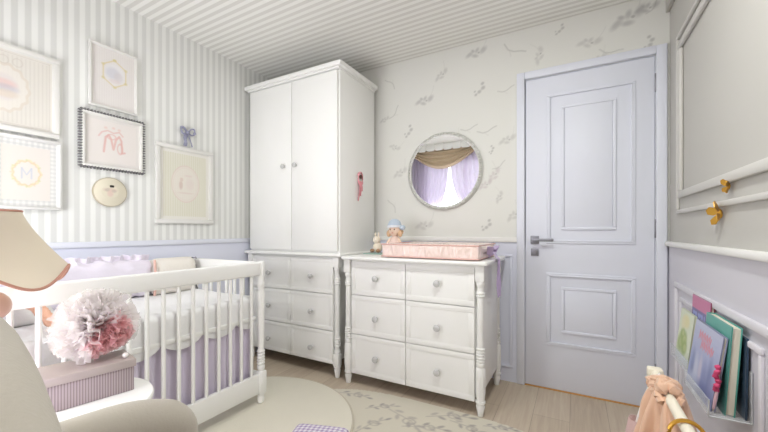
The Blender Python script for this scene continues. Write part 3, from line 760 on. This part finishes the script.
SH = sheer('cream_shade_linen', rgb(224, 217, 204), .04)
obj('lamp_shade', MB().sheet(lambda u, v: shade_pt(u, v), 160, 24, .002, closed_u=True), SH, lp, smooth=60)
TR = mat('rose_brown_trim', rgb(190, 140, 122), .6)
obj('shade_trim', MB().tube([shade_pt(k / 160, 1, .001) for k in range(160)], .0042, 8, closed=True), TR, lp)
obj('shade_trim', MB().tube([shade_pt(k / 60, 0, .001) for k in range(60)], .0036, 8, closed=True), TR, lp)

# ------------------------------------------------------------------ armchair
ch = thing('armchair', 'light beige linen armchair in front of the window', 'armchair', (-.70, .40, 0), rz=R(-10))
LIN = mat('beige_linen', rgb(182, 174, 163), .9, bump=.15, bscale=160, sheen=.25, var=.035, vscale=5)
def arch(p):
    k = max(0, (p.z + .1) / .4); return Vector((p.x, p.y - .05 * k, p.z - (.11 * (abs(p.x) / .45) ** 3) * max(0, k)))
obj('backrest', MB().soft((.0, -.24, .61), (.90, .17, .68), .08, 20, fn=arch), LIN, ch, local=True)
for s_ in (-1, 1):
    obj('armrest', MB().soft((s_ * .425, -.03, .405), (.135, .50, .345), .065, 14, fn=lambda p: Vector((p.x, p.y, p.z - (.075 * max(0, p.y / .25) ** 2.2 if p.z > 0 else 0)))), LIN, ch, local=True)
obj('seat', MB().soft((0, -.02, .35), (.70, .44, .18), .06, 12, puff=.15), LIN, ch, local=True)
obj('seat_base', MB().soft((0, -.05, .235), (.84, .50, .14), .04, 8), LIN, ch, local=True)
WL = mat('light_beech', rgb(206, 176, 138), .45, var=.08, vscale=20)
for x in (-.34, .34):
    for y in (-.24, .14): obj('leg', MB().lathe([(.014, 0), (.022, .175)], (x, y, 0), 14), WL, ch, local=True)

# ------------------------------------------------------------------ things on the dresser
T = .8905
SAT = mat('pink_satin', rgb(243, 219, 211), .2, spec=.8, sheen=.2)
nt = SAT.node_tree; tcn = nt.nodes.new('ShaderNodeTexCoord'); mpn = nt.nodes.new('ShaderNodeMapping')
mpn.inputs['Rotation'].default_value = (0, R(35), 0); mpn.inputs['Scale'].default_value = (46, 6, 16)
nt.links.new(tcn.outputs['Object'], mpn.inputs[0]); nn = nt.nodes.new('ShaderNodeTexNoise'); nn.inputs['Scale'].default_value = 1.0; nn.inputs['Detail'].default_value = 1.5; nn.inputs['Distortion'].default_value = .5
nt.links.new(mpn.outputs[0], nn.inputs['Vector']); bpn = nt.nodes.new('ShaderNodeBump'); bpn.inputs['Strength'].default_value = .75; bpn.inputs['Distance'].default_value = .02
nt.links.new(nn.outputs['Fac'], bpn.inputs['Height']); nt.links.new(bpn.outputs[0], nt.nodes['Principled BSDF'].inputs['Normal'])
pad = thing('changing_pad', 'pink satin changing pad lying on the dresser', 'changing pad', (-.80, 2.23, T))
obj('pad_body', MB().soft((-.80, 2.225, T + .048), (.64, .47, .095), .022, 14, fn=lambda p: Vector((p.x, p.y, p.z - (.018 * (1 - min(1, abs(p.y) / .2) ** 2) if p.z > 0 else 0)))), SAT, pad)
PIP = mat('pink_satin_piping', rgb(224, 180, 172), .35)
m_ = MB()
for z_ in (.010, .088):
    m_.tube([(-.80 + sx * .318, 2.225 + sy * .233, T + z_) for sx, sy in ((-1, -1), (1, -1), (1, 1), (-1, 1))], .0042, 6, closed=True)
obj('piping', m_, PIP, pad)
# lavender ribbon over the dresser end
rb = thing('ribbon', 'lavender satin ribbon hanging over the dresser end beside the pink pad', 'ribbon', (-.44, 2.2, T))
RBM = mat('lavender_satin', rgb(196, 174, 214), .4, sheen=.3)
def f(u, v):
    s_ = v * .30; y = 2.17 + .07 * u
    if s_ < .045: return (-.472 + s_ + .004, y, T + .009 + .035 * math.sin(s_ / .045 * PI))
    if s_ < .075: a = (s_ - .045) / .03; return (-.423 + .012 * math.sin(a * PI / 2), y, T + .009 - .012 * (1 - math.cos(a * PI / 2)))
    return (-.411 + .006 * math.sin(u * 9 + s_ * 22), y + .05 * (s_ - .075) * (u - .5), T - .003 - (s_ - .075))
obj('tail', MB().sheet(f, 14, 40, .002), RBM, rb, smooth=80)
for s_, y_ in ((-1, 2.16), (1, 2.25)):
    m_ = MB().tube([(-.455 + .015 * math.sin(k * PI / 8), y_ + s_ * (.050 * math.sin(k * PI / 8)), T + .028 + .05 * math.sin(k * PI / 8) * (1 - k / 16) + .03 * (k / 8)) for k in range(9)], .018, 8, flat=.22)
    obj('bow_loop', m_, RBM, rb)
# green glass tray with cream plush toy, doll with blue hat
tag(obj('glass_tray', MB().box(-1.409, -1.255, 2.22, 2.40, T, T + .007, .003), mat('green_tinted_glass', rgb(176, 206, 196), .15, alpha=.85)), 'thin green glass tray on the dresser beside the wardrobe', 'tray')
rbt = thing('plush_rabbit', 'small cream plush toy sitting on the green tray', 'toy', (-1.325, 2.30, T + .0075))
PLC = mat('cream_plush', rgb(238, 226, 208), .9, bump=.5, bscale=120, sheen=.5)
zz = T + .0075
obj('body', MB().sphere((-1.325, 2.30, zz + .042), .042, (.9, .9, 1.0)).sphere((-1.325, 2.285, zz + .10), .030), PLC, rbt)
for s_ in (-1, 1):
    obj('ear', MB().sphere((-1.325 + s_ * .014, 2.29, zz + .138), .022, (.35, .3, 1)), PLC, rbt)
    obj('paw', MB().sphere((-1.325 + s_ * .026, 2.262, zz + .018), .018, (.8, 1.2, .8)), mat('brown_plush', rgb(176, 140, 112), .9), rbt)
dl = thing('doll', 'doll with a pale blue hat sitting on the dresser by the pink pad', 'doll', (-1.19, 2.33, T))
dx, dy = -1.19, 2.33
SKIN = mat('doll_skin', rgb(240, 212, 192), .6)
obj('dress', MB().lathe([(0, 0), (.062, 0), (.066, .02), (.050, .08), (.030, .125), (.018, .14), (0, .145)], (dx, dy, T), 24, fn=lambda a, z: 1 + .05 * math.sin(9 * a)), mat('doll_dress_pink', rgb(240, 214, 204), .8), dl)
hd = obj('head', MB().sphere((dx, dy - .005, T + .180), .047, (1, .95, 1.0), 24).sphere((dx, dy - .052, T + .172), .007), SKIN, dl)
for s_ in (-1, 1): obj('eye', MB().sphere((dx + s_ * .017, dy - .047, T + .186), .005, n=8), mat('doll_eye', rgb(70, 52, 46), .3), hd)
obj('mouth', MB().sphere((dx, dy - .047, T + .160), .006, (1.4, .5, .5), n=8), mat('doll_mouth', rgb(214, 120, 112), .5), hd)
m_ = MB()
for k in range(12):
    a = PI * .95 * k / 11 + PI * 1.03; m_.sphere((dx - .046 * math.cos(a), dy + .008 + .040 * math.sin(-a) * .6, T + .165 + .008 * math.sin(k * 3)), .019, n=8)
for s_ in (-1, 1): m_.sphere((dx + s_ * .048, dy - .012, T + .155), .022, (.8, .8, 1.2), n=10)
obj('hair', m_, mat('honey_hair', rgb(224, 186, 150), .8), hd)
ht = obj('hat', MB().lathe([(.0, .062), (.022, .058), (.042, .042), (.052, .018), (.054, .0), (.046, -.002), (0, 0)], (dx - .004, dy, T + .205), 28), mat('pale_blue_felt', rgb(196, 208, 224), .9, bump=.4, bscale=90), dl)
obj('hat_band', MB().lathe([(.050, -.004), (.059, -.004), (.060, .010), (.052, .012), (.050, -.004)], (dx - .004, dy, T + .205), 28), mat('white_felt', rgb(232, 234, 240), .9), ht)
obj('pompom', MB().sphere((dx + .062, dy - .005, T + .20), .022, (1.15, .9, .9), n=12), MATS['pale_blue_felt'], ht)
for s_ in (-1, 1): obj('arm', MB().tube([(dx + s_ * .028, dy - .005, T + .118), (dx + s_ * .052, dy - .018, T + .09), (dx + s_ * .060, dy - .035, T + .062)], [.012, .011, .010], 8), SKIN, dl)

# pink ribbon hanging on the wardrobe side
pr_ = thing('hanging_ribbon', 'pink ribbon bow hanging from a dark hook on the wardrobe side', 'ribbon', (WX[1], 2.285, 1.33))
PKR = mat('pink_ribbon', rgb(238, 170, 178), .5)
x_ = WX[1] + .004
obj('hook', MB().sphere((WX[1] + .012, 2.30, 1.492), .012, (1, 1.3, 1.3), n=10), mat('bronze_hook', rgb(104, 76, 70), .4, .5), pr_)
m_ = MB().tube([(x_ + .010, 2.29 + .030 * math.sin(2 * PI * k / 24), 1.475 + .052 * math.cos(2 * PI * k / 24)) for k in range(24)], .010, 8, closed=True, flat=.35)
obj('loop', m_, PKR, pr_)
m_ = MB()
for k_, (y_, L_) in enumerate(((2.262, .15), (2.292, .11), (2.312, .07))): m_.tube([(x_ + .009, 2.285, 1.455), (x_ + .012, (2.285 + y_) / 2 + .004, 1.45 - L_ * .5), (x_ + .008, y_, 1.45 - L_)], [.012, .014, .010], 8, flat=.3)
obj('tails', m_, PKR, pr_)

# ------------------------------------------------------------------ rugs
rg = attr_mat('rug_pile', .95, bump=.6, bscale=260, spec=.1)
ra = Paint(1.28, 1.28, .016, (226, 219, 204))
for _ in range(60): ra.blob(random.uniform(0, 1.28), random.uniform(0, 1.28), .1, .07, random.uniform(0, 3), random.choice(((221, 214, 198), (230, 224, 210))), .4, 1.4)
ang = np.linspace(0, 2 * PI, 96)
ru = thing('round_rug', 'round plain cream rug half under the crib', 'rug', (-1.6, 1.25, 0))
obj('pile', MB().lathe([(0, .006), (.618, .006), (.629, .010), (.629, .014), (.618, .0185), (0, .0185)], (-1.6, 1.25, 0), 96), mat('cream_rug_pile', rgb(241, 235, 220), .95, bump=.6, bscale=260, var=.035, vscale=6, spec=.1), ru)
obj('binding', MB().tube([(-1.6 + .626 * math.cos(a), 1.25 + .626 * math.sin(a), .011) for a in ang[:-1]], .008, 8, closed=True), mat('rug_binding', rgb(206, 197, 180), .9), ru)
rbp = Paint(1.72, 1.24, .007, (224, 217, 202)); F1, F2 = (168, 160, 156), (192, 184, 176)
def fl(u, v):
    th = R(28.9); a = u - 384; d = (-math.sin(th) * 346 + math.cos(th) * a, math.cos(th) * 346 + math.sin(th) * a, 231 - v)
    t = -1.06 / d[2]; return d[0] * t + 1.58, d[1] * t - .75
def rs(u, v, s, ang):
    x, y = fl(u, v); c, q = math.cos(ang), math.sin(ang); T_ = lambda dx, dy: (x + s * (dx * c - dy * q), y + s * (dx * q + dy * c))
    rbp.stroke([T_(-.12, -.02), T_(-.05, .0), T_(.02, .02), T_(.12, .01)], .006, F1, .7)
    for dx, dy, a in ((-.08, .015, .6), (-.04, -.02, -.6), (.0, .04, .8), (.04, -.005, -.5), (.08, .035, .6), (.12, .01, 0)): rbp.blob(*T_(dx, dy), .022 * s, .010 * s, a + ang, random.choice((F1, F2)), .8, .7)
    rbp.ring(*T_(.02, .01), .03 * s, .024 * s, .006, F1, .7); rbp.ring(*T_(.03, .02), .016 * s, .014 * s, .005, F2, .8)
for a in ((355, 395, .9, .0), (382, 407, .8, .5), (405, 420, 1.2, -.6), (450, 417, 1.1, .3), (425, 428, 1, .2), (372, 425, .9, 1.0), (468, 428, .9, -.4), (500, 428, .7, .1)): rs(*a)
for _ in range(14):
    u = random.uniform(.2, 1.5); v = random.uniform(.1, .75); x0, y0 = u, v; s = random.uniform(.7, 1.2)
    rbp.stroke([(u - .1, v), (u, v + .03), (u + .1, v + .01)], .006, F1, .6)
    for k in range(5): rbp.blob(u - .1 + k * .05, v + random.uniform(-.02, .05), .02, .01, random.uniform(0, 3), F2, .8)
def pw(u, v): return (-1.58 + u, .75 + v, .0055)
rugb = rbp.mesh('floral_rug', pw, rg, keep=lambda X, Y: (np.abs((X - .86) / .86) ** 3.2 + np.abs((Y - .62) / .62) ** 3.2) < 1, thick=(0, 0, -.0052))
tag(rugb, 'beige rug with grey floral sprays in front of the dresser', 'rug')
# gingham cushion on the round rug
gp = mat('lavender_gingham', rgb(226, 216, 232), .9); nt = gp.node_tree
g_ = nt.nodes.new('ShaderNodeTexCoord'); sp = nt.nodes.new('ShaderNodeSeparateXYZ'); nt.links.new(g_.outputs['Object'], sp.inputs[0])
def stp(sock):
    a = nt.nodes.new('ShaderNodeMath'); a.operation = 'MULTIPLY'; nt.links.new(sock, a.inputs[0]); a.inputs[1].default_value = 1 / .024
    b = nt.nodes.new('ShaderNodeMath'); b.operation = 'FRACT'; nt.links.new(a.outputs[0], b.inputs[0])
    c = nt.nodes.new('ShaderNodeMath'); c.operation = 'GREATER_THAN'; nt.links.new(b.outputs[0], c.inputs[0]); c.inputs[1].default_value = .5; return c.outputs[0]
ad = nt.nodes.new('ShaderNodeMath'); ad.operation = 'ADD'; nt.links.new(stp(sp.outputs[0]), ad.inputs[0]); nt.links.new(stp(sp.outputs[1]), ad.inputs[1])
hf = nt.nodes.new('ShaderNodeMath'); hf.operation = 'MULTIPLY'; nt.links.new(ad.outputs[0], hf.inputs[0]); hf.inputs[1].default_value = .5
cr = nt.nodes.new('ShaderNodeMix'); cr.data_type = 'RGBA'; cr.inputs[6].default_value = (*rgb(240, 234, 240), 1); cr.inputs[7].default_value = (*rgb(176, 156, 196), 1)
nt.links.new(hf.outputs[0], cr.inputs[0]); nt.links.new(cr.outputs[2], nt.nodes['Principled BSDF'].inputs['Base Color'])
gc = obj('floor_cushion', MB().soft((0, 0, .032), (.28, .28, .064), .028, 12, puff=.3), gp, local=True)
gc.location = (-1.085, 1.275, .019); gc.rotation_euler = (0, 0, R(19))
tag(gc, 'lavender gingham cushion lying on the cream rug', 'cushion')

# ------------------------------------------------------------------ right wall: butterflies, books in clear holders
def butterfly(c, s, label, ang):
    t = thing('butterfly_ornament', label, 'ornament', c, 'gold butterflies on the right wall')
    B_ = Matrix.Translation(c) @ Matrix.Rotation(R(-90), 4, 'Y') @ Matrix.Rotation(ang, 4, 'Z')
    obj('body', MB().sphere((0, 0, .012), .006 * s, (1, 2.6, 1), 10, B_), GOLD, t)
    for k in (-1, 1):
        up = [(0, .004), (.012, .022), (.030, .030), (.040, .022), (.036, .008), (.020, .0)]
        lo = [(0, .0), (.018, -.004), (.030, -.012), (.028, -.026), (.016, -.028), (.004, -.014)]
        for poly in (up, lo):
            M = B_ @ Matrix.Translation((0, 0, .010)) @ Matrix.Rotation(-k * R(32), 4, 'Y')
            pl = [(k * x * s, y * s) for x, y in poly]
            obj('wing', MB().prism(pl if k > 0 else pl[::-1], 0, .0025, M=M), GOLD, t)
butterfly((XR, 1.735, 1.130), 1.3, 'gold butterfly ornament below the white moulding, the larger and lower of the pair', R(-72))
butterfly((XR, 1.650, 1.222), .8, 'gold butterfly ornament between the white wall mouldings, the smaller and upper', R(-105))

ACR = mat('clear_acrylic', rgb(240, 244, 248), .08, alpha=.28, spec=.6, coat=.4)
ACE = mat('acrylic_edge', rgb(238, 240, 244), .2, alpha=.85)
xw = XR - .007
def holder(y0, y1, z0, dep, label):
    t = thing('acrylic_book_holder', label, 'book holder', (xw, (y0 + y1) / 2, z0), 'clear holders on the right wall')
    obj('back_plate', MB().box(xw - .004, xw, y0, y1, z0, z0 + .16, .001), ACR, t)
    obj('ledge', MB().box(xw - dep, xw - .004, y0, y1, z0, z0 + .004, .001), ACR, t)
    obj('front_lip', MB().box(xw - dep - .004, xw - dep, y0, y1, z0, z0 + .055, .001), ACR, t)
    m = MB()
    m.tube([(xw - .002, y0, z0 + .16), (xw - .002, y0, z0 + .002), (xw - dep - .002, y0, z0 + .002), (xw - dep - .002, y0, z0 + .055)], .003, 6)
    obj('near_edge', m, ACE, t)
    return t
holder(1.476, 1.755, .4695, .100, 'clear acrylic wall holder with the teal and blue books')
holder(1.80, 2.14, .4695, .068, 'clear acrylic wall holder nearer the door, holding the purple book')
bkm = attr_mat('printed_cover', .35, spec=.5)
def book(name, label, y0, y1, z0, hgt, thick, xt, xb, edge, paint, page=(236, 228, 212), base=(200, 200, 220)):
    """book leaning on the wall: front cover at x = xt at the top, xb at the bottom"""
    t = thing(name, label, 'book', (xb, (y0 + y1) / 2, z0), 'picture books on the right wall')
    ux = Vector((xt - xb, 0, hgt)); L = ux.length; ux.normalize(); n = Vector((ux.z, 0, -ux.x))      # n points to the wall
    o = Vector((xb, 0, z0))
    M = Matrix(((n.x, 0, ux.x, o.x), (n.y, 1, ux.y, 0), (n.z, 0, ux.z, o.z), (0, 0, 0, 1)))
    cm = mat('cover_' + edge[0], rgb(*edge[1]), .4)
    m = MB().box(.0008, .0035, y0, y1, 0, L, .0005, M=M).box(thick - .003, thick, y0, y1, 0, L, .0005, M=M).box(.001, thick - .001, y1 - .004, y1, 0, L, .001, M=M)
    obj('hard_cover', m, cm, t)
    obj('pages', MB().box(.0035, thick - .003, y0 + .004, y1 - .004, .004, L - .004, M=M), mat('paper_pages_%d' % page[0], rgb(*page), .8), t)
    pt = Paint(y1 - y0, L, .003, base); paint(pt, pt.w, pt.h)
    pt.mesh('cover_picture', lambda u, v: tuple(o + Vector((0, y1 - u, 0)) + ux * v - n * .0002), bkm, t)
    return t
def b1(p, w, h):
    p.rect(0, w, 0, h, (206, 120, 160)); p.rect(0, w * .80, 0, h * .82, (116, 104, 160)); p.rect(w * .8, w, 0, h * .75, (206, 150, 190))
    for x, s in ((.10, 0), (.27, 1), (.44, 0), (.60, 1)):
        p.stroke([(w * x, h * .58), (w * x, h * .76)], .016, (150, 160, 216)); p.stroke([(w * (x + .11), h * .58), (w * (x + .11), h * .76)], .013, (150, 160, 216))
        p.stroke([(w * x, h * (.58 if s else .76)), (w * (x + .11), h * (.58 if s else .76))], .013, (150, 160, 216))
    p.rect(0, w * .8, h * .30, h * .5, (76, 70, 120), .8)
book('picture_book', 'purple picture book with a pink border, at the back nearest the door', 1.79, 2.025, .4745, .31, .014, .462, .452, ('plum', (150, 60, 90)), b1)
def b2(p, w, h):
    p.rect(0, w, 0, h, (226, 232, 208))
    for x, y, r in ((.3, .35, .05), (.5, .45, .045), (.35, .55, .03), (.6, .3, .04)):
        p.blob(w * x, h * y, r, r * .8, .4, (164, 186, 104), .9); p.blob(w * x + .01, h * y, r * .5, r * .4, 0, (196, 206, 140), .9)
    p.blob(w * .5, h * .8, .05, .03, 0, (236, 226, 170), .8); p.blob(w * .3, h * .75, .03, .03, 0, (238, 230, 190), .8); p.rect(0, w, 0, h * .14, (206, 216, 232), .8)
book('picture_book', 'pale green picture book with leaf drawings, left of the blue cover', 1.93, 2.13, .4745, .226, .010, .446, .420, ('pale_green', (220, 226, 200)), b2)
def b3(p, w, h):
    p.rect(0, w, 0, h, (176, 182, 212))
    for k in range(12): p.rect(0, w, h * (1 - k / 12) - h / 12, h * (1 - k / 12), (int(196 - k * 6), int(198 - k * 5), int(222 - k * 2)), .7)
    for x, y, rx, ry, c in ((.15, .30, .02, .06, (120, 132, 178)), (.3, .22, .025, .07, (206, 208, 226)), (.45, .3, .018, .06, (206, 196, 214)), (.62, .2, .03, .07, (130, 136, 184)), (.8, .28, .025, .08, (116, 124, 176)), (.9, .15, .03, .05, (150, 150, 196)), (.5, .08, .12, .03, (112, 120, 172)), (.25, .1, .06, .03, (190, 196, 220))): p.blob(w * x, h * y, rx, ry, .1, c, .8, .8)
    RD = (216, 130, 146)
    for r, yy in ((0, .82), (1, .70)):
        x = w * (.22 + .12 * r)
        for k in range(5):
            p.stroke([(x, h * yy - .016), (x + .006, h * yy + .016), (x + .014, h * yy - .010), (x + .022, h * yy + .010)], .0065, RD); x += .026
book('picture_book', 'lavender blue picture book with a red title, in front of the teal book', 1.507, 1.79, .4745, .246, .012, .420, .388, ('grey_blue', (150, 152, 180)), b3)
def b4(p, w, h):
    p.rect(0, w, 0, h, (92, 168, 156)); p.blob(w * .5, h * .5, .08, .1, 0, (60, 120, 120), .7); p.rect(0, w * .3, h * .3, h * .8, (74, 148, 140), .6)
book('picture_book', 'thick teal picture book with cream pages, behind the blue one', 1.495, 1.735, .4745, .285, .026, .436, .418, ('teal', (86, 166, 154)), b4)
def b5(p, w, h): p.rect(0, w, 0, h, (62, 84, 104))
book('picture_book', 'dark navy picture book between the teal book and the wall', 1.487, 1.65, .4745, .255, .006, .467, .4635, ('navy', (58, 78, 100)), b5)
pk = thing('ribbon_bookmark', 'bright pink twisted ribbon hanging at the corner of the blue book', 'ribbon', (.40, 1.494, .49))
obj('twist', MB().tube([(.400 + .004 * math.sin(k * 1.1), 1.494 + .004 * math.cos(k * 1.1), .632 - k * .0072) for k in range(13)], [.006 + .003 * (k % 2) for k in range(13)], 8), mat('hot_pink_ribbon', rgb(226, 84, 130), .5), pk)
obj('tassel', MB().tube([(.400, 1.494, .548), (.396, 1.494, .52), (.392, 1.494, .49)], [.004, .005, .003], 8), mat('pale_pink_thread', rgb(240, 200, 212), .7), pk)

# ------------------------------------------------------------------ child's clothes rack at the right
IV = mat('ivory_wood', rgb(240, 232, 214), .45, var=.02)
rk = thing('clothes_rack', 'ivory wooden childs clothes rack beside the right wall', 'clothes rack', (.235, 1.05, 0))
for y in (1.455, .62):
    obj('post', MB().box(.218, .252, y - .016, y + .016, 0, .600, .005).box(.214, .256, y - .020, y + .020, .565, .606, .006), IV, rk)
    obj('foot', MB().box(.19, .40, y - .018, y + .018, 0, .03, .006), IV, rk)
obj('rail', MB().tube([(.235, .60, .590), (.235, 1.47, .590)], .0135, 16), IV, rk)
dd = thing('peach_dress', 'peach satin dress draped over the rack rail', 'dress', (.235, 1.29, .59))
PE = mat('peach_satin', rgb(232, 190, 162), .42, sheen=.3, var=.06, vscale=12)
def f(u, v):
    a = u * 2 * PI; k = v
    fo = 1 + (.14 + .20 * k) * math.sin(7 * a + 2 * math.sin(2 * a) + 1.5 * k) + .08 * math.sin(15 * a - 2 * k) + .10 * noise.noise(Vector((3 * math.cos(a), 3 * math.sin(a), 5 * k)))
    rx = (.030 + .050 * k ** .7) * fo; ry = (.055 + .075 * k ** .7) * fo
    return (.235 + rx * math.cos(a), 1.29 + ry * math.sin(a), .598 - .30 * k)
obj('skirt', MB().sheet(f, 120, 16, .002, closed_u=True), PE, dd, smooth=80)
m_ = MB()
for k in range(5):
    y_ = 1.245 + .022 * k
    m_.tube([(.235 + .024 * math.cos(t_ * PI / 8) * (1 + .1 * k), y_ + .016 * math.sin(t_ * PI / 8 + k) + .008 * math.sin(t_ * 1.9 + k * 2.1), .592 + .024 * math.sin(t_ * PI / 8)) for t_ in range(-2, 11)], [.006 + .008 * math.sin(PI * (t_ + 2) / 12) + .003 * math.sin(t_ * 2.3 + k) for t_ in range(-2, 11)], 8)
obj('bodice', m_, PE, dd)
hg = thing('hanger', 'gold hanger hook looped over the rack rail', 'hanger', (.235, 1.06, .56))
obj('hook', MB().tube([(.235 + .034 * math.sin(2 * PI * k / 28), 1.075 + .006 * math.cos(2 * PI * k / 28), .574 + .034 * math.cos(2 * PI * k / 28)) for k in range(28)], .0048, 8, closed=True), GOLD, hg)
obj('shoulder', MB().tube([(.12, 1.075, .44), (.17, 1.075, .50), (.235, 1.075, .537), (.30, 1.075, .50), (.35, 1.075, .44)], .006, 8), GOLD, hg)
tq = thing('tulle_skirt', 'pale pink tulle skirt hanging from the rack rail behind the peach dress', 'skirt', (.15, 1.32, 0))
def f(u, v):
    a = u * 2 * PI; fo = 1 + .16 * math.sin(9 * a) * v + .06 * math.sin(23 * a) * v
    return (.172 + (.018 + .045 * v) * fo * math.cos(a), 1.37 + (.025 + .055 * v) * fo * math.sin(a), .46 - .30 * v)
obj('tulle', MB().sheet(f, 140, 12, .0015, closed_u=True), sheer('blush_tulle', rgb(246, 226, 226), .25), tq, smooth=80)
obj('strap', MB().tube([(.172, 1.37, .44), (.195, 1.378, .53), (.218, 1.385, .594), (.235, 1.388, .609), (.252, 1.392, .594), (.235, 1.396, .56)], .004, 6), MATS['pearl_white'], tq)
